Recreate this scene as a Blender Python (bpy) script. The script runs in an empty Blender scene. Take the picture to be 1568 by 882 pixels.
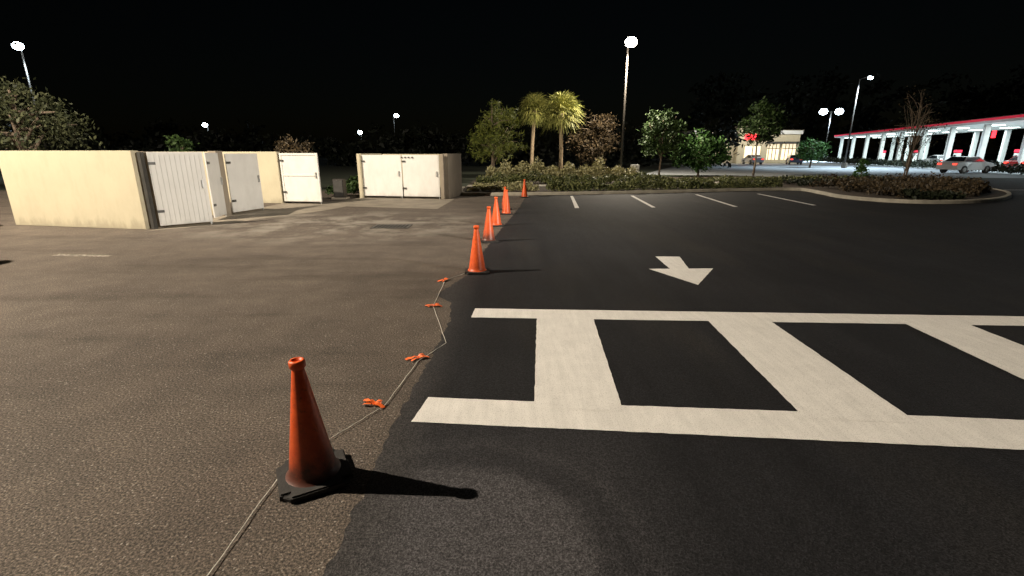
import bpy, bmesh, math, random
import numpy as np
from mathutils import Vector, Matrix
random.seed(4); rng=np.random.default_rng(7)
S=bpy.context.scene
S.view_settings.view_transform='Standard'; S.view_settings.look='None'; S.view_settings.exposure=0
# ------------------------------------------------------------ materials
def nmat(name):
    m=bpy.data.materials.new(name); m.use_nodes=True
    nt=m.node_tree; b=nt.nodes['Principled BSDF']; return m,nt,b
def noise(nt,vec,scale,detail=3,rough=.55):
    n=nt.nodes.new('ShaderNodeTexNoise'); n.inputs['Scale'].default_value=scale
    n.inputs['Detail'].default_value=detail; n.inputs['Roughness'].default_value=rough
    nt.links.new(vec,n.inputs['Vector']); return n.outputs['Fac']
def ramp(nt,fac,stops):
    r=nt.nodes.new('ShaderNodeValToRGB'); e=r.color_ramp.elements
    while len(e)<len(stops): e.new(.5)
    for i,(p,c) in enumerate(stops):
        e[i].position=p; e[i].color=(*c,1) if len(c)==3 else c
    nt.links.new(fac,r.inputs[0]); return r.outputs[0]
def mix(nt,f,a,b,mode='MIX'):
    m=nt.nodes.new('ShaderNodeMix'); m.data_type='RGBA'; m.blend_type=mode
    for sock,v in ((m.inputs[0],f),(m.inputs[6],a),(m.inputs[7],b)):
        if isinstance(v,bpy.types.NodeSocket): nt.links.new(v,sock)
        elif isinstance(v,(int,float)): sock.default_value=v
        else: sock.default_value=(*v,1)
    return m.outputs[2]
def math_(nt,op,a,b=0):
    m=nt.nodes.new('ShaderNodeMath'); m.operation=op
    for i,v in ((0,a),(1,b)):
        if isinstance(v,bpy.types.NodeSocket): nt.links.new(v,m.inputs[i])
        else: m.inputs[i].default_value=v
    return m.outputs[0]
def bump(nt,b,h,strength,dist):
    n=nt.nodes.new('ShaderNodeBump'); n.inputs['Strength'].default_value=strength
    n.inputs['Distance'].default_value=dist; nt.links.new(h,n.inputs['Height'])
    nt.links.new(n.outputs[0],b.inputs['Normal'])
def coord(nt,kind='Object'):
    return nt.nodes.new('ShaderNodeTexCoord').outputs[kind]
def basic(name,c,rough=.6,sc=6,var=.25,bmp=.0,metal=0,bsc=60,stain=0):
    m,nt,b=nmat(name); v=coord(nt)
    f=noise(nt,v,sc,4)
    col=ramp(nt,f,[(.3,tuple(x*(1-var) for x in c)),(.7,tuple(min(1,x*(1+var)) for x in c))])
    if stain:
        P=geo_pos(nt); sx=nt.nodes.new('ShaderNodeSeparateXYZ'); nt.links.new(P,sx.inputs[0])
        mp=nt.nodes.new('ShaderNodeMapping'); mp.inputs['Scale'].default_value=(4,4,1.4); nt.links.new(P,mp.inputs[0])
        z=math_(nt,'ADD',sx.outputs[2],math_(nt,'MULTIPLY',math_(nt,'SUBTRACT',noise(nt,mp.outputs[0],1,4,.7),.5),.7))
        col=mix(nt,ramp(nt,z,[(.02,(stain,)*3),(.22,(.12*stain,)*3),(.5,(0,0,0))]),col,(.10,.08,.055))
        col=mix(nt,.18,col,ramp(nt,noise(nt,mp.outputs[0],1.3,4,.7),[(.35,(.72,.7,.66)),(.55,(1,1,1))]),'MULTIPLY')
    nt.links.new(col,b.inputs['Base Color']); b.inputs['Roughness'].default_value=rough
    b.inputs['Metallic'].default_value=metal
    if bmp: bump(nt,b,noise(nt,v,bsc,3),bmp,.01)
    return m
def emis(name,c,s):
    m,nt,b=nmat(name); b.inputs['Base Color'].default_value=(*c,1)
    b.inputs['Emission Color'].default_value=(*c,1); b.inputs['Emission Strength'].default_value=s; return m
def geo_pos(nt): return nt.nodes.new('ShaderNodeNewGeometry').outputs['Position']

def m_asphalt():
    m,nt,b=nmat('worn_asphalt'); P=geo_pos(nt)
    big=noise(nt,P,.35,4,.6); mid=noise(nt,P,2.2,4,.6); fine=noise(nt,P,80,2,.75)
    c=ramp(nt,big,[(.3,(.086,.070,.058)),(.7,(.130,.108,.090))])
    c=mix(nt,.55,c,ramp(nt,mid,[(.3,(.62,.62,.62)),(.7,(1.25,1.22,1.18))]),'MULTIPLY')
    c=mix(nt,1.0,c,ramp(nt,fine,[(.33,(.22,.22,.22)),(.5,(.9,.9,.9)),(.68,(2.3,2.25,2.2))]),'MULTIPLY')
    vo=nt.nodes.new('ShaderNodeTexVoronoi'); vo.inputs['Scale'].default_value=70
    nt.links.new(P,vo.inputs['Vector'])
    sep=nt.nodes.new('ShaderNodeSeparateColor'); nt.links.new(vo.outputs['Color'],sep.inputs[0])
    pick=math_(nt,'MULTIPLY',math_(nt,'GREATER_THAN',sep.outputs[0],.88),math_(nt,'LESS_THAN',vo.outputs['Distance'],.36))
    c=mix(nt,math_(nt,'MULTIPLY',pick,math_(nt,'MULTIPLY',sep.outputs[1],.95)),c,(.36,.32,.28))
    st=noise(nt,P,.9,5,.7)
    sx=nt.nodes.new('ShaderNodeSeparateXYZ'); nt.links.new(P,sx.inputs[0])
    dx=math_(nt,'DIVIDE',math_(nt,'ADD',sx.outputs[0],4.3),4.2); dy=math_(nt,'DIVIDE',math_(nt,'SUBTRACT',sx.outputs[1],12.3),2.9)
    r2=math_(nt,'ADD',math_(nt,'MULTIPLY',dx,dx),math_(nt,'MULTIPLY',dy,dy))
    near=math_(nt,'MAXIMUM',math_(nt,'SUBTRACT',1.1,r2),0)
    stf=math_(nt,'MULTIPLY',near,ramp(nt,st,[(.46,(0,0,0)),(.60,(.9,.9,.9))]))
    c=mix(nt,stf,c,(.25,.225,.19))
    mp=nt.nodes.new('ShaderNodeMapping'); mp.inputs['Scale'].default_value=(.25,1.3,1); mp.inputs['Rotation'].default_value=(0,0,.3)
    nt.links.new(P,mp.inputs[0]); sk=noise(nt,mp.outputs[0],1.1,4,.6)
    c=mix(nt,.55,c,ramp(nt,sk,[(.36,(.55,.55,.55)),(.50,(1,1,1))]),'MULTIPLY')
    nt.links.new(c,b.inputs['Base Color']); b.inputs['Roughness'].default_value=.85
    b.inputs['Specular IOR Level'].default_value=.25
    bump(nt,b,fine,1,.008); return m
def m_seal():
    m,nt,b=nmat('fresh_sealcoat'); P=geo_pos(nt)
    big=noise(nt,P,.5,3,.55); fine=noise(nt,P,110,2,.75)
    c=ramp(nt,big,[(.32,(.0080,.0080,.0095)),(.7,(.0138,.0137,.0155))])
    mp=nt.nodes.new('ShaderNodeMapping'); mp.inputs['Scale'].default_value=(3.0,.25,1); mp.inputs['Rotation'].default_value=(0,0,.06)
    nt.links.new(P,mp.inputs[0]); sk=noise(nt,mp.outputs[0],1.5,4,.6)
    c=mix(nt,.8,c,ramp(nt,sk,[(.3,(.7,.7,.7)),(.7,(1.35,1.35,1.35))]),'MULTIPLY')
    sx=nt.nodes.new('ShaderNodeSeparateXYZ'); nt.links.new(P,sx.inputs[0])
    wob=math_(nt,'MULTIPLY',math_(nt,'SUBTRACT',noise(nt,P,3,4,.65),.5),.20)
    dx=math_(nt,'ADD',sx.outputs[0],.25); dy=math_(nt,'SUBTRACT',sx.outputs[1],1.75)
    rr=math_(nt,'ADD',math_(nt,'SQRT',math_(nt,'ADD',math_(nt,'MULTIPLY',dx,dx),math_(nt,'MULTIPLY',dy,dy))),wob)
    disc_mask=ramp(nt,rr,[(.53,(1,1,1)),(.62,(.8,.8,.8)),(.69,(.30,.30,.30)),(.79,(.22,.22,.22)),(.88,(.42,.42,.42)),(.97,(.28,.28,.28)),(1,(0.25,.25,.25))])  # mask for a lighter disc ringed by a darker band
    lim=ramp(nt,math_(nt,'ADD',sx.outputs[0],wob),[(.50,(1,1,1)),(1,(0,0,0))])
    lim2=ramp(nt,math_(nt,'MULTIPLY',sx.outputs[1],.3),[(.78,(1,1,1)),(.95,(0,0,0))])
    disc_mask=mix(nt,1,disc_mask,mix(nt,1,lim,lim2,'MULTIPLY'),'MULTIPLY')
    c=mix(nt,disc_mask,c,(.056,.053,.056))
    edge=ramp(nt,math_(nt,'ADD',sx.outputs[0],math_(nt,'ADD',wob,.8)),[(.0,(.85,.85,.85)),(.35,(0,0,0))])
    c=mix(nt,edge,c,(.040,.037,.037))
    mp2=nt.nodes.new('ShaderNodeMapping'); mp2.inputs['Scale'].default_value=(.5,.12,1); nt.links.new(P,mp2.inputs[0])
    dust=ramp(nt,noise(nt,mp2.outputs[0],1.3,3,.6),[(.5,(0,0,0)),(.68,(.5,.5,.5))])
    c=mix(nt,dust,c,(.026,.023,.020))
    c=mix(nt,1.0,c,ramp(nt,fine,[(.33,(.28,.28,.28)),(.5,(1,1,1)),(.7,(2.6,2.6,2.6))]),'MULTIPLY')
    nt.links.new(c,b.inputs['Base Color']); b.inputs['Roughness'].default_value=.75
    b.inputs['Specular IOR Level'].default_value=.22
    bump(nt,b,fine,1,.006); return m
def m_paint(name='white_line_paint',c=(.80,.775,.74),wear=.0):
    m,nt,b=nmat(name); P=geo_pos(nt)
    f=noise(nt,P,120,2,.75); g=noise(nt,P,5,4,.65)
    mp=nt.nodes.new('ShaderNodeMapping'); mp.inputs['Scale'].default_value=(14,1.2,1); nt.links.new(P,mp.inputs[0])
    col=mix(nt,1,ramp(nt,g,[(.3,tuple(x*.88 for x in c)),(.7,c)]),ramp(nt,f,[(.30,(.5,.49,.48)),(.46,(1,1,1))]),'MULTIPLY')
    col=mix(nt,.6,col,ramp(nt,noise(nt,mp.outputs[0],1.5,3,.6),[(.35,(.86,.86,.86)),(.6,(1,1,1))]),'MULTIPLY')
    if wear:
        w=ramp(nt,noise(nt,P,14,5,.8),[(.5-.1+wear*.1,(1,1,1)),(.62,(0,0,0))])
        col=mix(nt,w,col,(.09,.075,.06))
    nt.links.new(col,b.inputs['Base Color']); b.inputs['Roughness'].default_value=.7
    bump(nt,b,f,.8,.004); return m
def m_leaf(name,dark,light):
    m,nt,b=nmat(name); g=nt.nodes.new('ShaderNodeNewGeometry')
    f=noise(nt,g.outputs['Position'],1.4,2)
    t=math_(nt,'ADD',math_(nt,'MULTIPLY',g.outputs['Random Per Island'],.55),math_(nt,'MULTIPLY',f,.5))
    nt.links.new(ramp(nt,t,[(.25,dark),(.8,light)]),b.inputs['Base Color'])
    b.inputs['Roughness'].default_value=.6; b.inputs['Specular IOR Level'].default_value=.3
    return m
M={}
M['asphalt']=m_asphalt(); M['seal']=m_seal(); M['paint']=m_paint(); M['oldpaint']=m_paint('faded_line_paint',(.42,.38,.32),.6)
M['stucco']=basic('beige_stucco',(.50,.445,.315),.85,1.3,.05,.5,0,70,.35)
M['stucco_dk']=basic('taupe_stucco',(.27,.225,.17),.85,2,.10,.5,0,70,.4)
M['gate']=basic('white_gate_panel',(.66,.64,.60),.5,2,.05,0,0,60,.25)
M['steel']=basic('galvanised_steel',(.35,.35,.34),.4,9,.2,0,.6)
M['darksteel']=basic('dark_painted_steel',(.05,.047,.042),.45,5,.25)
M['bronze']=basic('pole_bronze',(.035,.03,.025),.5,5,.2)
M['conc']=basic('tan_concrete',(.21,.18,.14),.85,1.7,.25,.4,0,90)
M['kerbm']=basic('kerb_concrete',(.36,.33,.27),.85,2.5,.25,.4,0,60)
M['mulch']=basic('mulch_bed',(.05,.035,.022),.95,9,.5,.8,0,40)
M['grass']=basic('dark_grass',(.020,.028,.012),.95,3,.4,.6,0,30)
M['road']=basic('road_concrete',(.30,.32,.33),.8,.5,.12,.2)
M['rubber']=basic('black_rubber',(.022,.019,.017),.75,20,.3,.3)
M['ribbon']=basic('orange_ribbon',(.92,.16,.03),.45,30,.1)
M['string']=basic('white_twine',(.78,.75,.68),.8,50,.1)
M['white']=basic('white_panel',(.62,.63,.61),.5,2,.05)
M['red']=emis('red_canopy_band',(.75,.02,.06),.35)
M['bark']=basic('bark',(.16,.12,.085),.9,8,.35,.8,0,25)
M['palmbark']=basic('palm_bark',(.34,.26,.17),.9,10,.3,.8,0,20)
M['glass']=basic('dark_glass',(.015,.017,.02),.08,1,.1)
M['lamp_warm']=emis('lamp_lens_warm',(1,.92,.78),60)
M['lamp_cool']=emis('lamp_lens_cool',(.72,.88,1),45)
M['canlight']=emis('canopy_soffit_light',(.85,1,.95),7)
M['shopglow']=emis('lit_shop_interior',(1,.82,.55),1.0)
M['redlight']=emis('red_lamp',(1,.02,.03),5)
M['tail']=emis('tail_lamp',(1,.05,.03),3)
M['pine']=m_leaf('pine_needles',(.045,.070,.012),(.21,.23,.045))
M['palm']=m_leaf('palm_frond',(.11,.13,.028),(.42,.41,.12))
M['brownleaf']=m_leaf('bronze_leaves',(.030,.022,.012),(.10,.070,.035))
M['green']=m_leaf('green_leaves',(.013,.030,.008),(.048,.085,.020))
M['bright']=m_leaf('bright_green_leaves',(.018,.05,.010),(.065,.15,.032))
M['dark']=m_leaf('dark_leaves',(.008,.013,.006),(.028,.034,.016))
M['night']=m_leaf('distant_dark_leaves',(.003,.005,.003),(.011,.014,.007))
M['oak']=m_leaf('oak_leaves',(.018,.024,.010),(.080,.086,.040))
M['pale']=m_leaf('pale_variegated_leaves',(.12,.12,.05),(.50,.46,.25))
M['hedge']=m_leaf('hedge_leaves',(.030,.045,.014),(.20,.21,.08))
# ------------------------------------------------------------ mesh helpers
def obj(name,me,mat=None,parent=None):
    o=bpy.data.objects.new(name,me); S.collection.objects.link(o)
    if mat and not me.materials: me.materials.append(mat)
    if parent: o.parent=parent
    return o
def empty(name,loc=(0,0,0),rz=0):
    o=bpy.data.objects.new(name,None); o.location=loc; o.rotation_euler=(0,0,rz); o.empty_display_size=.2
    S.collection.objects.link(o); return o
def sheet(name,pts,z,mat,parent=None):
    me=bpy.data.meshes.new(name); me.from_pydata([(x,y,z) for x,y in pts],[],[list(range(len(pts)))])
    me.update()
    if me.polygons[0].normal.z<0: me.flip_normals()
    return obj(name,me,mat,parent)
def box(name,c,size,mat,parent=None,rz=0,bev=0.0):
    bm=bmesh.new(); bmesh.ops.create_cube(bm,size=1)
    bmesh.ops.scale(bm,vec=size,verts=bm.verts)
    if bev: bmesh.ops.bevel(bm,geom=bm.edges[:],offset=bev,segments=2,affect='EDGES')
    me=bpy.data.meshes.new(name); bm.to_mesh(me); bm.free()
    o=obj(name,me,mat,parent); o.location=c; o.rotation_euler=(0,0,rz); return o
def beam(name,a,b,thick,h,z0,mat,parent=None,bev=.0):
    a=Vector((a[0],a[1])); b=Vector((b[0],b[1])); d=b-a; mid=(a+b)/2
    return box(name,(mid.x,mid.y,z0+h/2),(d.length,thick,h),mat,parent,math.atan2(d.y,d.x),bev)
def tube(name,pts,rads,mat,parent=None,seg=8,cap=True):
    bm=bmesh.new(); rings=[]
    for i,p in enumerate(pts):
        p=Vector(p)
        d=(Vector(pts[min(i+1,len(pts)-1)])-Vector(pts[max(i-1,0)])).normalized()
        a=d.cross(Vector((0,0,1)) if abs(d.z)<.9 else Vector((1,0,0))).normalized(); c=d.cross(a)
        rings.append([bm.verts.new(p+(a*math.cos(t)+c*math.sin(t))*rads[i]) for t in [2*math.pi*k/seg for k in range(seg)]])
    for r0,r1 in zip(rings,rings[1:]):
        for k in range(seg): bm.faces.new((r0[k],r0[(k+1)%seg],r1[(k+1)%seg],r1[k]))
    if cap: bm.faces.new(rings[0][::-1]); bm.faces.new(rings[-1])
    bmesh.ops.recalc_face_normals(bm,faces=bm.faces[:])
    for f in bm.faces: f.smooth=True
    me=bpy.data.meshes.new(name); bm.to_mesh(me); bm.free(); return obj(name,me,mat,parent)
def quads(name,V,mat,parent=None):
    n=len(V); me=bpy.data.meshes.new(name)
    me.vertices.add(n*4); me.vertices.foreach_set('co',V.reshape(-1).astype(np.float32))
    me.loops.add(n*4); me.loops.foreach_set('vertex_index',np.arange(n*4,dtype=np.int32))
    me.polygons.add(n); me.polygons.foreach_set('loop_start',np.arange(0,n*4,4,dtype=np.int32))
    me.update(calc_edges=True); return obj(name,me,mat,parent)
def leaves(C,size,asp=.5,flat=0):
    n=len(C); a=rng.normal(size=(n,3)); a/=np.linalg.norm(a,axis=1)[:,None]
    b=rng.normal(size=(n,3)); b-=a*(a*b).sum(1)[:,None]; b/=np.linalg.norm(b,axis=1)[:,None]
    s=size*rng.uniform(.6,1.4,(n,1)); a=a*s; b=b*s*asp
    return np.stack([C-a,C-b*.9,C+a,C+b*.9],1)
def crown(ells,nclump,per,cl,size,asp=.5):
    out=[]; tot=sum(e[3]*e[4]*e[5] for e in ells)
    for e in ells:
        k=max(2,int(nclump*e[3]*e[4]*e[5]/tot))
        d=rng.normal(size=(k,3)); d/=np.linalg.norm(d,axis=1)[:,None]
        r=rng.uniform(.15,1,(k,1))**.45
        cc=np.array(e[:3])+d*r*np.array(e[3:6])
        for c in cc:
            q=int(per*rng.uniform(.5,1.5)); s=cl*rng.uniform(.6,1.4)
            out.append(c+rng.normal(size=(q,3))*np.array([s,s,s*.7]))
    return leaves(np.concatenate(out),size,asp)
def tree(name,base,top,ells,mat,trunk=.09,nclump=70,per=55,cl=.22,size=.10,asp=.5,barkm=None,lean=(0,0),nlimb=9,fork=.35):
    e=empty(name,(base[0],base[1],0)); bm_=barkm or M['bark']
    h=top
    pts=[(lean[0]*t+.05*math.sin(7*t+base[0]),lean[1]*t,h*.85*t) for t in (0,.2,.4,.6,.8,1)]
    tube('trunk',pts,[trunk*(1.15-.95*t) for t in (0,.2,.4,.6,.8,1)],bm_,e)
    for i in range(nlimb):
        t=fork+(.9-fork)*i/nlimb; z=h*.85*t
        el=random.choice(ells); ang=i*2.4+random.random()
        r=.75
        tip=Vector((el[0]+el[3]*r*math.cos(ang),el[1]+el[4]*r*math.sin(ang),min(h*.95,max(z+.3,el[2]+el[5]*random.uniform(-.4,.5)))))
        st=Vector((lean[0]*t,lean[1]*t,z)); mid=(st+tip)/2+Vector((0,0,.12))
        tube('limb_%d'%(i+1),[st,mid,tip],[trunk*.5,trunk*.33,trunk*.12],bm_,e,6)
    quads('foliage',crown(ells,nclump,per,cl,size,asp),mat,e); return e
# ------------------------------------------------------------ ground
sheet('ground',[(-900,-900),(900,-900),(900,900),(-900,900)],-.03,M['grass'])
sheet('parking_lot_asphalt',[(-40,-30),(60,-30),(60,34),(24,34),(22.4,24.4),(14.9,24.5),(1.4,21.2),(-1.7,20.9),(-2.4,23.4),(-40,24)],0,M['asphalt'])
edge=[(-.95,-30),(-.9,-2),(-.81,1.67),(-.80,2.09),(-.79,2.83),(-.745,3.49),(-.67,4.86),(-.74,5.56),(-.97,5.92),(-.66,6.98),(-.56,8.35),(-.25,11.55),(.24,16.1),(.6,20.95)]
ee=[]
for (a,b) in zip(edge,edge[1:]):
    n=max(2,int((b[1]-a[1])/.05)) if a[1]>1 or b[1]>1 else 2
    for i in range(n):
        t=i/n; ee.append((a[0]+(b[0]-a[0])*t+(random.uniform(-.016,.016)+.008*math.sin(i*.9) if a[1]>-3 else 0),a[1]+(b[1]-a[1])*t))
ee.append(edge[-1])
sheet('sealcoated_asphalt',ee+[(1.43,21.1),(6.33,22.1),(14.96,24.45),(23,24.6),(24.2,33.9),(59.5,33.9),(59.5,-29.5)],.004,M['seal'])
# ------------------------------------------------------------ markings
cw=empty('crosswalk_marking')
def rough(p,amp=.003,step=.05):
    out=[]
    for i,a in enumerate(p):
        b=p[(i+1)%len(p)]; L=math.hypot(b[0]-a[0],b[1]-a[1]); n=min(120,max(1,int(L/step))); out.append(a)
        for k in range(1,n):
            t=k/n; out.append((a[0]+(b[0]-a[0])*t+random.uniform(-amp,amp),a[1]+(b[1]-a[1])*t+random.uniform(-amp,amp)))
    return out
def q4(n,p,par,z=.008,mt='paint'): return sheet(n,rough(p),z,M[mt],par)
q4('far_line',[(-.43,5.35),(-.45,5.03),(.27,4.995),(16,4.27),(16,4.58)],cw)
q4('near_line',[(-.62,3.23),(-.68,2.89),(3.12,2.57),(16,1.55),(16,1.89),(3.47,2.91),(2.73,2.975),(.78,3.11),(.16,3.165)],cw)
for i,(a,b) in enumerate([((.27,.89),(.16,.78)),((2.11,2.78),(2.0,2.72)),((4.16,4.82),(4.04,4.74)),((6.1,6.76),(6.0,6.66)),((8.1,8.76),(8.0,8.66)),((10.1,10.7),(10.0,10.6))]):
    yf=lambda x:5.03-.0475*(x+.45)+.06; yn=lambda x:3.225-.0795*(x+.62)-.09
    q4('stripe_%d'%(i+1),[(a[0]+.004,yf(a[0])),(a[1],yf(a[1])),(b[1],yn(b[1])),(b[0]-.004,yn(b[0]))],cw,.0095)
aw=empty('arrow_marking')
q4('arrow_shaft',[(2.50,8.27),(2.92,8.25),(2.76,7.34),(2.46,7.33)],aw,.0095)
q4('arrow_head',[(2.13,7.34),(3.15,7.37),(2.55,6.39)],aw)
pk=empty('parking_stall_lines')
for i,p in enumerate([[(2.45,20.6),(2.56,20.6),(2.2,15.94),(2.06,15.94)],[(4.99,20.67),(5.12,20.67),(4.76,16.13),(4.63,16.13)],
  [(7.94,21.33),(8.07,21.33),(7.58,16.35),(7.44,16.37)],[(10.8,21.7),(10.94,21.7),(10.5,16.8),(10.36,16.85)],
  [(22.3,23.9),(22.3,24.03),(25.6,24.03),(25.6,23.9)],[(20.8,19.6),(20.8,19.73),(25.6,20.3),(25.6,20.17)]]):
    q4('stall_line_%d'%(i+1),p,pk)
q4('faded_stall_line',[(-8.11,8.50),(-7.06,8.40),(-7.08,8.27),(-8.13,8.36)],None,.004,'oldpaint')
# ------------------------------------------------------------ concrete aprons, kerbs
sheet('concrete_apron',[(-8.45,11.15),(-7.45,12.1),(-5.9,15.3),(-5.6,16.5),(-2.41,15.7),(-2.25,19.2),(-6.1,19.9),(-6.5,18.3),(-8.25,17.55)],.004,M['conc'])
def kerb(name,pts,w=.16,h=.13,mat='kerbm',sub=6):
    P=[Vector((x,y)) for x,y in pts]; Q=[]
    for i in range(len(P)-1):
        p0=P[max(i-1,0)];p1=P[i];p2=P[i+1];p3=P[min(i+2,len(P)-1)]
        for k in range(sub):
            t=k/sub; Q.append(.5*((2*p1)+(p2-p0)*t+(2*p0-5*p1+4*p2-p3)*t*t+(3*p1-p0-3*p2+p3)*t**3))
    Q.append(P[-1]); bm=bmesh.new(); R=[]
    for i,q in enumerate(Q):
        d=(Q[min(i+1,len(Q)-1)]-Q[max(i-1,0)]).normalized(); n=Vector((-d.y,d.x))
        prof=[(0,-.01),(.012,h-.03),(.035,h),(w,h),(w,-.01)]
        R.append([bm.verts.new((q.x+n.x*o,q.y+n.y*o,z)) for o,z in prof])
    for a,b in zip(R,R[1:]):
        for k in range(4): bm.faces.new((a[k],b[k],b[k+1],a[k+1]))
    bm.faces.new(R[0]); bm.faces.new(R[-1][::-1])
    bmesh.ops.recalc_face_normals(bm,faces=bm.faces[:])
    me=bpy.data.meshes.new(name); bm.to_mesh(me); bm.free(); obj(name,me,M[mat]); return Q
K=kerb('kerb',[(-2.5,24.5),(-2.43,22.8),(-2.2,21.2),(-1.6,20.75),(1.43,20.99),(6.33,22.03),(11,23.3),(13.6,23.6),(13.5,21.6),(13.1,19.6),(13.6,18.0),(14.6,17.35),(16.3,17.45),(18.4,18.4),(20.6,20.2),(22.4,22.4),(23.4,25),(23.8,30),(23.9,34)])
bedin=[]
for i,q in enumerate(K):
    d=(K[min(i+1,len(K)-1)]-K[max(i-1,0)]).normalized(); n=Vector((-d.y,d.x)); bedin.append((q.x+n.x*.155,q.y+n.y*.155))
sheet('planting_bed',bedin+[(23.9,36),(-2.4,36)],.10,M['mulch'])
kerb('kerb',[(-15,12.6),(-13.2,12.1),(-12.75,11.75)],.14,.12)
sheet('sidewalk',[(-2.3,24.6),(4.5,24.8),(12.0,27.3),(12,28.8),(4.3,26.3),(-2.3,26)],.125,M['kerbm'])
# ------------------------------------------------------------ dumpster enclosures
def gate(name,a,b,z0,h,par,ribs=True,frame=False):
    g=empty(name); g.parent=par
    A=Vector(a);B=Vector(b);d=B-A;L=d.length;u=d/L;n=Vector((u.y,-u.x)); ang=math.atan2(d.y,d.x)
    mid=(A+B)/2
    box('panel',(mid.x,mid.y,z0+h/2),(L,.035,h),M['gate'],g,ang,.003)
    def bar(nm,s,z,l,hh,off=.03):
        c=A+u*s+n*off; box(nm,(c.x,c.y,z),(l,.022,hh),M['gate'],g,ang,.002)
    if ribs:
        k=int(L/.10)
        for i in range(k): bar('rib_%d'%(i+1),(i+.5)*L/k,z0+h/2,.055,h-.06,.020)
    if frame:
        bar('rail_top',L/2,z0+h-.04,L,.07,.028); bar('rail_bottom',L/2,z0+.04,L,.07,.028); bar('rail_mid',L/2,z0+h*.55,L-.14,.06,.028)
        bar('stile_a',.035,z0+h/2,.06,h-.15,.028); bar('stile_b',L-.035,z0+h/2,.06,h-.15,.028)
    for i,z in enumerate((z0+h*.2,z0+h*.85)):
        c=A+u*.06+n*.045; box('hinge_%d'%(i+1),(c.x,c.y,z),(.14,.02,.06),M['darksteel'],g,ang)
    c=B-u*.10+n*.05; box('latch',(c.x,c.y,z0+h*.55),(.03,.04,.2),M['steel'],g,ang)
    box('cane_bolt',((B-u*.04).x,(B-u*.04).y,z0),(.03,.03,.2),M['steel'],g,ang)
    return g
def post(nm,x,y,h,s,mat,par,rz=-.17): return box(nm,(x,y,h/2),(s,s,h),mat,par,rz,.008)
EA=empty('dumpster_enclosure'); H=1.80
beam('side_wall',(-12.45,12.22),(-8.62,11.47),.2,H,0,M['stucco'],EA,.01)
post('hinge_post',-8.50,11.46,H-.03,.10,M['darksteel'],EA)
post('corner_pier',-8.60,11.72,H-.02,.24,M['stucco_dk'],EA)
gate('gate_leaf_1',(-8.40,11.52),(-7.62,12.32),.07,1.70,EA)
gate('gate_leaf_2',(-7.95,12.95),(-8.15,13.85),.07,1.68,EA,False)
beam('divider_wall',(-12.1,14.75),(-8.45,14.1),.2,H-.02,0,M['stucco'],EA,.01)
post('divider_pier',-8.30,14.02,H,.26,M['stucco_dk'],EA)
gate('gate_leaf_3',(-8.15,14.2),(-7.85,15.4),.07,1.66,EA,False)
beam('end_wall',(-11.6,18.2),(-8.2,17.6),.2,H-.01,0,M['stucco'],EA,.01)
beam('back_wall',(-12.4,12.35),(-11.65,18.05),.2,H-.03,0,M['stucco'],EA,.01)
gate('gate_leaf_4',(-8.12,17.5),(-6.72,17.3),.08,1.66,EA,False,True)
EB=empty('dumpster_enclosure'); HB=1.72
beam('left_wall',(-5.75,21.8),(-6.08,19.85),.2,HB,0,M['stucco'],EB,.01)
beam('right_wall',(-2.58,19.28),(-2.25,21.2),.2,HB,0,M['stucco_dk'],EB,.01)
beam('back_wall',(-5.6,21.75),(-2.4,21.25),.2,HB-.02,0,M['stucco'],EB,.01)
gate('gate_leaf_1',(-5.93,19.74),(-4.32,19.46),.09,1.58,EB,False)
gate('gate_leaf_2',(-4.27,19.45),(-2.80,19.20),.09,1.58,EB,False)
post('hinge_post_1',-6.02,19.66,HB-.02,.12,M['stucco'],EB); post('hinge_post_2',-2.68,19.13,HB-.02,.14,M['stucco_dk'],EB)
for i in range(4): box('bolt_%d'%(i+1),(-4.28+.14*i,19.40-.025*i,1.58),(.06,.02,.05),M['darksteel'],EB,-.17)
ub=empty('utility_cabinet',(-6.75,19.3,0)); box('body',(0,0,.42),(.42,.35,.7),M['bronze'],ub,0,.02); box('door',(0,-.185,.42),(.34,.015,.6),M['darksteel'],ub); box('pad',(0,0,.035),(.55,.45,.07),M['conc'],ub)
wb=empty('utility_cabinet',(8.2,33.2,0)); box('body',(0,0,.55),(.5,.45,.9),M['white'],wb,0,.02); box('door',(0,-.235,.55),(.42,.015,.8),M['white'],wb); box('pad',(0,0,.12),(.65,.6,.1),M['conc'],wb)
gr=empty('storm_drain_grate',(-2.96,11.87,0))
box('frame',(0,0,.006),(.9,.62,.012),M['darksteel'],gr)
for i in range(9): box('slot_%d'%(i+1),(-.36+.09*i,0,.009),(.055,.5,.012),M['rubber'],gr)
# ------------------------------------------------------------ traffic cones
def m_cone(name,bottom_dark):
    m,nt,b=nmat(name); v=coord(nt); sx=nt.nodes.new('ShaderNodeSeparateXYZ'); nt.links.new(v,sx.inputs[0])
    d=noise(nt,v,9,5,.7); hgt=math_(nt,'ADD',sx.outputs[2],math_(nt,'MULTIPLY',math_(nt,'SUBTRACT',d,.5),.30))
    base=ramp(nt,noise(nt,v,22,4),[(.3,(.74,.085,.012)),(.7,(.92,.135,.018))])
    c=mix(nt,ramp(nt,hgt,[(.08,(.95*bottom_dark,)*3),(.20,(.45*bottom_dark,)*3),(.5,(.05,.05,.05))]),base,(.055,.022,.015))  # body colour gets darker towards the bottom
    c=mix(nt,ramp(nt,noise(nt,v,35,5,.8),[(.56,(0,0,0)),(.7,(.6,.6,.6))]),c,(.16,.045,.02))
    nt.links.new(c,b.inputs['Base Color']); b.inputs['Roughness'].default_value=.45
    bump(nt,b,d,.15,.01); return m
M['cone']=m_cone('cone_pvc_dark_bottom',1); M['cone2']=m_cone('cone_pvc',.35)
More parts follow.
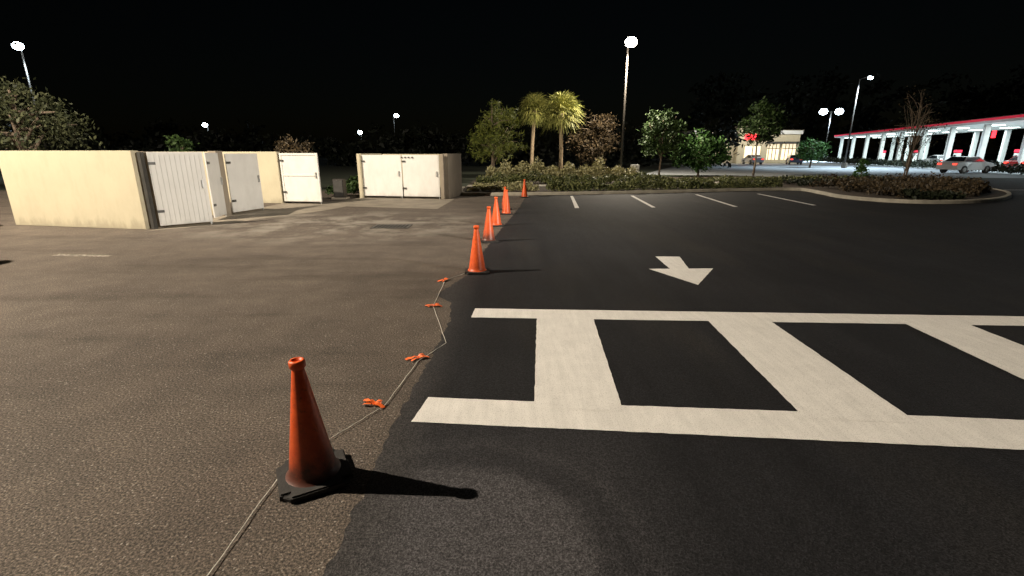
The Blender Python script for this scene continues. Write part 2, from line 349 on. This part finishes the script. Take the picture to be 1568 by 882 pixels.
def cone(x,y,rz=0,tx=0,ty=0,mt='cone2'):
    e=empty('traffic_cone',(x,y,.004),rz); e.rotation_euler=(tx,ty,rz)
    bm=bmesh.new(); seg=40
    prof=[(.150,.030),(.142,.038),(.128,.050),(.122,.075),(.032,.655),(.030,.665),(.041,.668),(.042,.700),(.036,.708),(.024,.708),(.022,.64)]
    R=[[bm.verts.new((r*math.cos(2*math.pi*k/seg),r*math.sin(2*math.pi*k/seg),z)) for k in range(seg)] for r,z in prof]
    for a,b in zip(R,R[1:]):
        for k in range(seg): f=bm.faces.new((a[k],a[(k+1)%seg],b[(k+1)%seg],b[k])); f.smooth=True
    bm.faces.new(R[-1])
    me=bpy.data.meshes.new('body'); bm.to_mesh(me); bm.free(); obj('body',me,M[mt],e)
    bm=bmesh.new(); bmesh.ops.create_cube(bm,size=1); bmesh.ops.scale(bm,vec=(.37,.37,.035),verts=bm.verts)
    ve=[g for g in bm.edges if abs(g.verts[0].co.z-g.verts[1].co.z)>.01]
    bmesh.ops.bevel(bm,geom=ve,offset=.05,segments=4,affect='EDGES')
    he=[g for g in bm.edges if g.verts[0].co.z>0 and g.verts[1].co.z>0]
    bmesh.ops.bevel(bm,geom=he,offset=.008,segments=2,affect='EDGES')
    me=bpy.data.meshes.new('base'); bm.to_mesh(me); bm.free(); o=obj('base',me,M['rubber'],e); o.location=(0,0,.018)
    for i in range(4):
        a=math.pi/4+i*math.pi/2; box('foot_%d'%(i+1),(.19*math.cos(a),.19*math.sin(a),.012),(.06,.06,.024),M['rubber'],e,a,.004)
for x,y,r,tx,ty,mt in [(-1.11,2.33,.5,.0,-.02,'cone'),(-.53,7.14,.1,0,0,'cone2'),(-.48,9.78,.3,0,.02,'cone'),(-.39,11.98,.2,0,0,'cone2'),(-.17,14.37,.0,0,.02,'cone2'),(-.22,15.6,.6,0,0,'cone'),(.51,20.0,.2,0,0,'cone2')]: cone(x,y,r,tx,ty,mt)
sp=[(-1.38,1.0),(-1.30,1.67),(-1.30,2.41),(-1.137,2.70),(-.909,3.11),(-.815,3.86),(-.626,4.28),(-.93,5.43),(-.946,6.63),(-.67,7.1)]
SP=[]
for a,b in zip(sp,sp[1:]):
    for k in range(8):
        t=k/8; SP.append((a[0]+(b[0]-a[0])*t+random.uniform(-.003,.003),a[1]+(b[1]-a[1])*t,.010+random.uniform(0,.004)))
SP.append((-.67,7.1,.012)); tube('marking_twine',SP,[.0022]*len(SP),M['string'],None,5)
def ribbon(x,y,rz):
    e=empty('flagging_ribbon',(x,y,.006),rz)
    def strip(nm,pts,w):
        bm=bmesh.new(); L=[];
        for i,p in enumerate(pts):
            p=Vector(p); d=(Vector(pts[min(i+1,len(pts)-1)])-Vector(pts[max(i-1,0)])).normalized(); n=Vector((-d.y,d.x,.15*math.sin(i*1.7)))
            L.append((bm.verts.new(p+n*w/2),bm.verts.new(p-n*w/2)))
        for a,b in zip(L,L[1:]): bm.faces.new((a[0],a[1],b[1],b[0]))
        me=bpy.data.meshes.new(nm); bm.to_mesh(me); bm.free(); obj(nm,me,M['ribbon'],e)
    strip('tail_a',[(0,0,.012),(-.03,.012,.024),(-.06,.012,.016),(-.085,.03,.010),(-.11,.025,.004)],.034)
    strip('tail_b',[(0,0,.012),(.03,-.010,.024),(.06,-.008,.014),(.09,-.02,.005)],.034)
    strip('tail_c',[(-.02,-.01,.012),(-.045,-.03,.018),(-.075,-.028,.006)],.026)
    strip('loop',[(0,.01,.010),(.02,.022,.028),(.045,.022,.030),(.05,.005,.018),(.02,-.005,.010)],.022)
    box('knot',(0,0,.012),(.022,.02,.016),M['ribbon'],e,.4,.005)
for x,y,r in [(-.99,3.12,-.35),(-.822,3.93,.5),(-.915,5.43,.1),(-.95,6.63,.9)]: ribbon(x,y,r)
# ------------------------------------------------------------ lamps
def spot(par,loc,P,col,ang=150,rad=.25,blend=.5):
    l=bpy.data.lights.new('lamp_light','SPOT'); l.energy=P; l.color=col; l.spot_size=math.radians(ang); l.spot_blend=blend; l.shadow_soft_size=rad
    o=bpy.data.objects.new('lamp_light',l); o.location=loc; S.collection.objects.link(o); o.parent=par; return o
def lamp(x,y,h,rz,col,P,lens,arm=.8,heads=1,ls=.35,ang=150,polem='bronze',r=.08):
    e=empty('street_lamp',(x,y,0),rz)
    tube('pole',[(0,0,0),(0,0,h*.5),(0,0,h)],[r*1.2,r,r*.8],M[polem],e,10)
    box('base',(0,0,.3),(.5,.5,.6),M['conc'],e,0,.04)
    for i in range(heads):
        s=1 if i==0 else -1
        tube('arm_%d'%(i+1),[(0,0,h-.15),(0,s*-arm*.5,h),(0,s*-arm,h)],[.045,.04,.035],M[polem],e,8)
        box('head_%d'%(i+1),(0,s*-(arm+.3),h+.05),(.42,.7,.16),M[polem],e,0,.03)
        bm=bmesh.new(); bmesh.ops.create_uvsphere(bm,u_segments=12,v_segments=8,radius=ls); bmesh.ops.scale(bm,vec=(1,1,.8),verts=bm.verts)
        me=bpy.data.meshes.new('lens_%d'%(i+1)); bm.to_mesh(me); bm.free(); o=obj('lens_%d'%(i+1),me,M[lens],e); o.location=(0,s*-(arm+.3),h-.05)
    if P: spot(e,(0,-(arm+.3),h-ls-.1),P,col,ang)
    return e
W=(1,.87,.69); Cc=(.70,.87,1)
lamp(8.38,38.3,9.3,0,W,10000,'lamp_warm',.6,1,.42,164)
lamp(40,60,10,.5,Cc,14000,'lamp_cool',.8,1,.26,140)
lamp(66,106,10,1.4,Cc,36000,'lamp_cool',1.2,2,.75,140)
lamp(-38,41,9.6,.6,Cc,2000,'lamp_cool',.6,1,.35,120)
lamp(-55,92,6.6,0,Cc,0,'lamp_cool',.5,1,.42,150)
lamp(-25,108,9.3,.8,Cc,0,'lamp_cool',.8,1,.48,150)
lamp(-53,178,8.7,0,Cc,0,'lamp_cool',.8,1,.75,150)
kl=lamp(-17,3.8,13.6,math.pi,W,0,'lamp_warm',.8,1,.2)
l=bpy.data.lights.new('lamp_light','POINT'); l.energy=32500; l.color=(1,.87,.69); l.shadow_soft_size=.12
o=bpy.data.objects.new('lamp_light',l); o.location=(0,-1.1,13.1); S.collection.objects.link(o); o.parent=kl
gate_fill=lamp(18,-6,9,0,W,0,'lamp_warm',.8,1,.2)  # unseen lamp added out of view; its narrow spot brightens the enclosure gates
l=bpy.data.lights.new('lamp_light','SPOT'); l.energy=36000; l.color=(1,.92,.80); l.shadow_soft_size=.4; l.spot_size=math.radians(25); l.spot_blend=.6
o=bpy.data.objects.new('lamp_light',l); S.collection.objects.link(o); o.parent=gate_fill; o.location=(0,1.3,8.4)
d=Vector((-7.4,15.8,2.0))-Vector((18,-4.7,8.4)); o.rotation_euler=d.to_track_quat('-Z','Y').to_euler()
# ------------------------------------------------------------ vegetation
tree('pine_tree',(-1.3,33.5),5.2,[(.4,0,2.3,1.9,1.5,1.3),(.5,0,3.6,1.4,1.3,1.0),(.5,0,4.6,.7,.7,.6),(-.5,0,2.9,.9,1,.6)],M['pine'],.13,105,55,.20,.16,.14,nlimb=12,fork=.2)
tree('bronze_leaf_tree',(7.0,43.5),5.7,[(0,0,2.4,2.1,1.7,1.7),(.3,0,3.9,1.6,1.2,1.3),(-.9,0,3.1,1,1,1.1),(1.2,0,4.4,.6,.6,.7)],M['brownleaf'],.10,110,45,.26,.12,nlimb=12,fork=.15)
tree('young_oak_tree',(11.0,37.0),4.85,[(0,0,3.0,1.5,1.3,1.2),(.3,0,3.9,1.0,.9,.9),(-.6,0,4.0,.7,.7,.7),(.7,0,2.1,1.0,.9,.8),(-.7,0,2.2,.7,.8,.7)],M['green'],.07,105,45,.20,.12,nlimb=10,fork=.25)
tree('magnolia_tree',(14.4,38.5),3.5,[(0,0,1.6,2.1,1.4,1.1),(-.3,0,2.6,1.3,1.1,.8),(1.2,0,2.0,1.0,.9,.8)],M['bright'],.08,105,45,.20,.13,nlimb=9,fork=.15)
tree('young_oak_tree',(19.2,39.5),5.8,[(.2,0,3.6,1.7,1.4,1.1),(.3,0,4.7,1.15,1.0,.9)],M['green'],.08,100,48,.19,.12,nlimb=9,fork=.45)
tree('crape_myrtle_tree',(22.3,28),5.8,[(0,0,2.9,1.2,1.2,1.3),(-.2,0,4.4,.8,.8,1.2)],M['brownleaf'],.04,40,12,.22,.045,nlimb=26,fork=.1)
tree('crape_myrtle_tree',(24.5,31),5.0,[(0,0,2.9,1.4,1.2,1.1),(.2,0,4.0,1.0,.8,.8)],M['dark'],.04,40,16,.25,.06,nlimb=18,fork=.1)
tree('young_oak_tree',(36.5,61),3.9,[(0,0,2.1,1.6,1.4,1.4)],M['bright'],.1,50,45,.26,.16,nlimb=8)
tree('live_oak_tree',(-22.8,23.5),5.4,[(0,0,3.2,2.2,2.2,1.6),(-1.2,0,4.3,1.6,2,1.0),(1.6,0,2.6,1.1,1.5,1.0),(-3,0,2.6,2,2,1.5),(.9,0,3.9,1,1,.7)],M['oak'],.22,150,55,.26,.10,nlimb=14,fork=.2)
tree('live_oak_tree',(-36,33),6.5,[(0,0,4,4,3,2.4),(-1.5,0,5.2,2.4,2,1.6)],M['night'],.25,80,40,.4,.18,nlimb=10,fork=.2)
def palm(x,y,h,r,lean):
    e=empty('palm_tree',(x,y,0)); hc=h-r*.62
    pts=[(lean*t*t,0,hc*t) for t in (0,.25,.5,.75,1)]
    tube('trunk',pts,[.20,.155,.15,.15,.17],M['palmbark'],e,12)
    for i in range(16):
        a=i*2.4; z=hc-.1-i*.045
        tube('boot_%d'%(i+1),[(lean+.13*math.cos(a),.13*math.sin(a),z),(lean+.24*math.cos(a),.24*math.sin(a),z+.22)],[.04,.015],M['palmbark'],e,5)
    Q=[]
    for i in range(60):
        az=i*2.39996+random.uniform(-.2,.2); el=math.radians(85-125*(i/60)**.85)
        d=Vector((math.cos(az)*math.cos(el),math.sin(az)*math.cos(el),math.sin(el)))
        p0=Vector((lean,0,hc)); pl=r*.50; p1=p0+d*pl; side=d.cross(Vector((0,0,1)))
        side=side.normalized() if side.length>.05 else Vector((1,0,0)); up=side.cross(d)
        w=side*.02; Q.append([p0-w,p0+w,p1+w,p1-w])
        for k in range(19):
            ph=math.radians(-115+230*k/18); L=r*.62*random.uniform(.85,1.1)*(.75+.25*math.cos(ph))
            dd=(d*math.cos(ph)+side*math.sin(ph)*.9+up*random.uniform(-.12,.12)).normalized()
            nn=dd.cross(up).normalized()*.034
            q1=p1+dd*L*.55; q2=p1+dd*L+Vector((0,0,-.30*L*random.uniform(.6,1.4)))
            Q.append([p1-nn*.4,p1+nn*.4,q1+nn,q1-nn]); Q.append([q1-nn,q1+nn,q2+nn*.2,q2-nn*.2])
    quads('fronds',np.array([[list(v) for v in q] for q in Q]),M['palm'],e)
palm(1.75,44.5,6.3,1.7,.25); palm(3.75,38.3,5.65,1.8,-.05)
def hedge(name,segs,n,size,mat):
    C=[]; tot=sum(math.hypot(s[2]-s[0],s[3]-s[1])*s[5] for s in segs)
    for s in segs:
        L=math.hypot(s[2]-s[0],s[3]-s[1]); k=int(n*L*s[5]/tot); t=rng.uniform(0,1,k)
        lump=.74+.24*np.sin(t*L*2.1+s[0])*np.cos(t*L*.9)+.13*np.sin(t*L*6.3)
        ang=rng.uniform(0,math.pi,k); rr=rng.uniform(.45,1,k)**.4
        ox=np.cos(ang)*rr*s[4]/2; z=np.abs(np.sin(ang))**.6*rr*s[5]*lump*rng.uniform(.35,1.08,k)+.12
        nx,ny=-(s[3]-s[1])/L,(s[2]-s[0])/L
        C.append(np.stack([s[0]+(s[2]-s[0])*t+nx*ox,s[1]+(s[3]-s[1])*t+ny*ox,z],1))
    quads(name,leaves(np.concatenate(C),size,.55),mat)
hedge('hedge',[(1.6,21.75,6.2,22.75,.8,.6),(6.2,22.75,13.2,24.5,.8,.55)],13000,.055,M['hedge'])
hedge('hedge',[(-2.0,27.6,4.4,27.8,1.1,.70),(4.4,27.8,9,29.2,1.1,.6),(9,29.2,23,31.5,1.2,.33)],10000,.07,M['hedge'])
hedge('ornamental_shrubs',[(-1.6,31.0,5.8,31.8,1.6,1.3),(5.8,31.8,8,32.5,1.2,.9)],9000,.085,M['pale'])
hedge('ornamental_shrubs',[(-2.0,21.9,1.2,22.1,.5,.28),(-1.9,24.0,1.0,24.1,.6,.35)],3500,.05,M['pale'])
hedge('island_shrubs',[(14.2,19.0,18.0,19.6,1.5,.6),(14.5,20.6,20.3,21.8,2.0,.75),(14.6,23,22,24.6,2,.75),(17.8,19.6,21,22.4,1.2,.65)],12000,.06,M['brownleaf'])
hedge('island_shrubs',[(14.4,26,23,27.5,2,.45),(14.6,18.3,16.6,18.3,.8,.4)],4500,.07,M['dark'])
hedge('low_shrubs',[(-7.6,20.6,-6.3,20.3,.8,.55),(-7.4,22.4,-6.2,22.2,1.0,.9)],3500,.06,M['green'])
hedge('roadside_hedge',[(40.2,35.5,60.4,97.3,1.4,1.0)],6000,.16,M['dark'])
tree('conical_shrub',(21.5,30.5),1.7,[(0,0,.5,.42,.42,.4),(0,0,.95,.28,.28,.35),(0,0,1.35,.13,.13,.25)],M['bright'],.03,36,45,.07,.06,nlimb=5)
tree('young_oak_tree',(-17.8,27),2.55,[(0,0,2.05,.55,.5,.45)],M['green'],.05,20,40,.13,.10,nlimb=4)
tree('bronze_leaf_tree',(-10.2,23.5),2.55,[(0,0,1.8,.8,.6,.6),(-.4,0,2.2,.3,.3,.3)],M['brownleaf'],.05,30,45,.14,.08,nlimb=5)
C=[]
def mass(x0,x1,y,hmin,hmax,step):
    x=x0
    while x<x1:
        h=random.uniform(hmin,hmax); C.append((x,y+random.uniform(-5,5),h*.52,step*.75,3.5,h*.5)); x+=step*random.uniform(.5,.9)
mass(-95,-4,66,3,5.2,5); mass(-4,30,66,3.5,5.5,4); mass(60,210,150,18,28,14); mass(-160,-60,120,5,8,9)
quads('distant_tree_line',crown([c for c in C if c[1]<100],650,32,.65,.34),M['night'])
quads('distant_tree_line',crown([c for c in C if c[1]>=100],550,32,1.4,.85),M['night'])
# ------------------------------------------------------------ road & gas station
sheet('road',[(11,42),(24.3,36.5),(60,35),(140,35),(140,150),(38,150),(30,86)],-.01,M['road'])
GS=empty('gas_station_canopy',(48.7,48.6,0),math.atan2(.95,.31))
x0,x1,wd=-24,60,11
box('deck',((x0+x1)/2,-wd/2,5.02),(x1-x0,wd,.5),M['white'],GS)
box('red_band',((x0+x1)/2,.04,5.16),(x1-x0+.1,.06,.24),M['red'],GS)
box('red_band_end',(x1+.04,-wd/2,5.16),(.06,wd,.24),M['red'],GS)
box('roof_cap',((x0+x1)/2,-wd/2,5.31),(x1-x0+.2,wd+.2,.06),M['darksteel'],GS)
k=0
for i in range(12):
    xx=x0+3+i*7.2
    for yy in (-1.0,-wd+1.0):
        k+=1; box('column_%d'%k,(xx,yy,2.38),(.5,.5,4.76),M['white'],GS,0,.02)
    for yy in (-3,-8):
        box('soffit_light_%d_%d'%(i,-yy),(xx+3,yy,4.755),(1.6,1.2,.03),M['canlight'],GS)
for i in range(2):
    l=bpy.data.lights.new('soffit_area','AREA'); l.shape='RECTANGLE'; l.size=38; l.size_y=8; l.energy=5000; l.color=(.82,.98,1)
    o=bpy.data.objects.new('soffit_area',l); S.collection.objects.link(o); o.parent=GS; o.location=(x0+21+i*41,-wd/2,4.6)
def pump(par,x,y):
    e=empty('fuel_pump',(x,y,0)); e.parent=par
    box('island',(0,0,.08),(2.2,1.0,.16),M['kerbm'],e,0,.03); box('cabinet',(0,0,.95),(.9,.5,1.5),M['white'],e,0,.03)
    box('screen',(0,.26,1.3),(.5,.02,.35),M['glass'],e); box('header',(0,0,1.95),(1.0,.55,.35),M['red'],e,0,.03)
    tube('hose',[(.3,.27,1.4),(.5,.45,.9),(.48,.3,.5),(.4,.27,1.0)],[.025]*4,M['rubber'],e,6)
for i in range(6): pump(GS,-16+i*13,-5.5)
for xx in (-6,4): 
    box('canopy_sign',(xx,.1,3.6),(.7,.06,.7),M['redlight'],GS,0,.02)
ST=empty('convenience_store',(31,86,0))
box('walls',(9,8,2.4),(18,16,4.8),M['stucco'],ST); box('parapet',(9,7.9,5.1),(18.4,16.4,.6),M['white'],ST)
box('cornice',(9,7.9,5.43),(18.6,16.6,.06),M['stucco_dk'],ST)
box('entry_tower',(9.5,-.5,2.9),(5,1.6,5.8),M['stucco'],ST); box('tower_cap',(9.5,-.5,5.9),(5.3,1.9,.25),M['stucco_dk'],ST)
for i,xx in enumerate((1.7,4.6,13.5,16.3)):
    box('window_%d'%i,(xx,-.03,1.9),(2.3,.06,2.6),M['shopglow'],ST)
    for j in (-.6,0,.6): box('mullion_%d_%d'%(i,j*10),(xx+j,-.09,1.9),(.09,.06,2.6),M['darksteel'],ST)
    box('transom_%d'%i,(xx,-.14,2.5),(2.3,.04,.12),M['darksteel'],ST)
    box('awning_%d'%i,(xx,-.5,3.4),(2.6,1.0,.35),M['darksteel'],ST)
box('door',(9.5,-1.34,1.5),(2.6,.06,2.6),M['shopglow'],ST); box('door_frame',(9.5,-1.4,1.5),(.12,.06,2.6),M['darksteel'],ST)
box('shop_sign',(9.5,-1.34,4.3),(3,.06,.9),M['redlight'],ST)
l=bpy.data.lights.new('facade_light','AREA'); l.shape='RECTANGLE'; l.size=20; l.size_y=1.5; l.energy=1300; l.color=(1,.95,.85)
o=bpy.data.objects.new('facade_light',l); S.collection.objects.link(o); o.parent=ST; o.location=(9,-7,7); o.rotation_euler=(math.radians(60),0,0)
# ------------------------------------------------------------ cars
def car(x,y,rz,col,mname,lit=False):
    e=empty('parked_car',(x,y,0),rz); pm=basic(mname,col,.25,3,.03)
    prof=[(-2.2,.35),(-2.25,.75),(-2.1,.95),(-1.55,1.0),(-.95,1.42),(.35,1.45),(1.05,1.0),(1.9,.88),(2.2,.7),(2.22,.35),(1.75,.3),(1.65,.58),(1.35,.7),(1.05,.58),(.95,.28),(-.95,.28),(-1.05,.58),(-1.35,.7),(-1.65,.58),(-1.75,.3)]
    bm=bmesh.new()
    def wy(z): return .86 if z<1.0 else .86-.22*(z-1.0)/.45
    a=[bm.verts.new((px,wy(pz),pz)) for px,pz in prof]; b=[bm.verts.new((px,-wy(pz),pz)) for px,pz in prof]
    bm.faces.new(a); bm.faces.new(b[::-1]); n=len(prof)
    for i in range(n): bm.faces.new((a[i],b[i],b[(i+1)%n],a[(i+1)%n]))
    bmesh.ops.recalc_face_normals(bm,faces=bm.faces[:])
    bmesh.ops.triangulate(bm,faces=[f for f in bm.faces if len(f.verts)>4])
    me=bpy.data.meshes.new('body'); bm.to_mesh(me); bm.free(); obj('body',me,pm,e)
    for s in (1,-1):
        wp=[(-1.45,1.03),(-.92,1.36),(.32,1.39),(.9,1.03)]
        me=bpy.data.meshes.new('side_window'); me.from_pydata([(px,s*(wy(pz)+.008),pz) for px,pz in wp],[],[[0,1,2,3]]); obj('side_window',me,M['glass'],e)
        for wx in (-1.35,1.35):
            bm=bmesh.new(); bmesh.ops.create_cone(bm,cap_ends=True,segments=24,radius1=.33,radius2=.33,depth=.22)
            me=bpy.data.meshes.new('wheel'); bm.to_mesh(me); bm.free(); o=obj('wheel',me,M['rubber'],e); o.location=(wx,s*.78,.33); o.rotation_euler=(math.pi/2,0,0)
            bm=bmesh.new(); bmesh.ops.create_cone(bm,cap_ends=True,segments=16,radius1=.19,radius2=.17,depth=.03)
            me=bpy.data.meshes.new('hub'); bm.to_mesh(me); bm.free(); o=obj('hub',me,M['steel'],e); o.location=(wx,s*.90,.33); o.rotation_euler=(math.pi/2,0,0)
        box('tail_lamp',(-2.24,s*.62,.8),(.05,.32,.14),M['tail'],e); box('head_lamp',(2.16,s*.6,.75),(.06,.3,.12),M['lamp_cool'] if lit else M['white'],e)
    for nm,pts in (('windscreen',[(.42,1.42),(1.02,1.04)]),('rear_window',[(-1.02,1.39),(-1.5,1.04)])):
        (ax,az),(bx,bz)=pts; o_=.012
        me=bpy.data.meshes.new(nm); me.from_pydata([(ax+(o_ if ax>0 else -o_),wy(az)-.08,az+o_),(ax+(o_ if ax>0 else -o_),-wy(az)+.08,az+o_),(bx+(o_ if ax>0 else -o_),-wy(bz)+.06,bz+o_),(bx+(o_ if ax>0 else -o_),wy(bz)-.06,bz+o_)],[],[[0,1,2,3]]); obj(nm,me,M['glass'],e)
car(40.5,44.5,.25,(.45,.45,.45),'silver_car_paint'); car(51.5,50,.4,(.25,.02,.02),'red_car_paint'); car(44,78,1.2,(.05,.06,.1),'blue_car_paint')
car(58,68,1.3,(.6,.6,.6),'white_car_paint'); car(38,79,1.5,(.3,.3,.32),'grey_car_paint')
car(-10.95,6.75,.1,(.1,.1,.11),'dark_grey_car_paint')
# ------------------------------------------------------------ world
w=bpy.data.worlds.new('World'); S.world=w; w.use_nodes=True; nt=w.node_tree
sky=nt.nodes.new('ShaderNodeTexSky'); sky.sky_type='NISHITA'; sky.sun_disc=False; sky.sun_elevation=math.radians(8); sky.sun_rotation=math.radians(200)
nt.links.new(sky.outputs[0],nt.nodes['Background'].inputs[0]); nt.nodes['Background'].inputs[1].default_value=.0004
# ------------------------------------------------------------ camera
cam=bpy.data.cameras.new('camera'); cam.sensor_width=36; cam.lens=740/1568*36; cam.clip_end=3000; cam.clip_start=.05
co=bpy.data.objects.new('camera',cam); co.location=(0,0,1.75); co.rotation_euler=(math.pi/2-math.atan(207/740),0,0)
S.collection.objects.link(co); S.camera=co
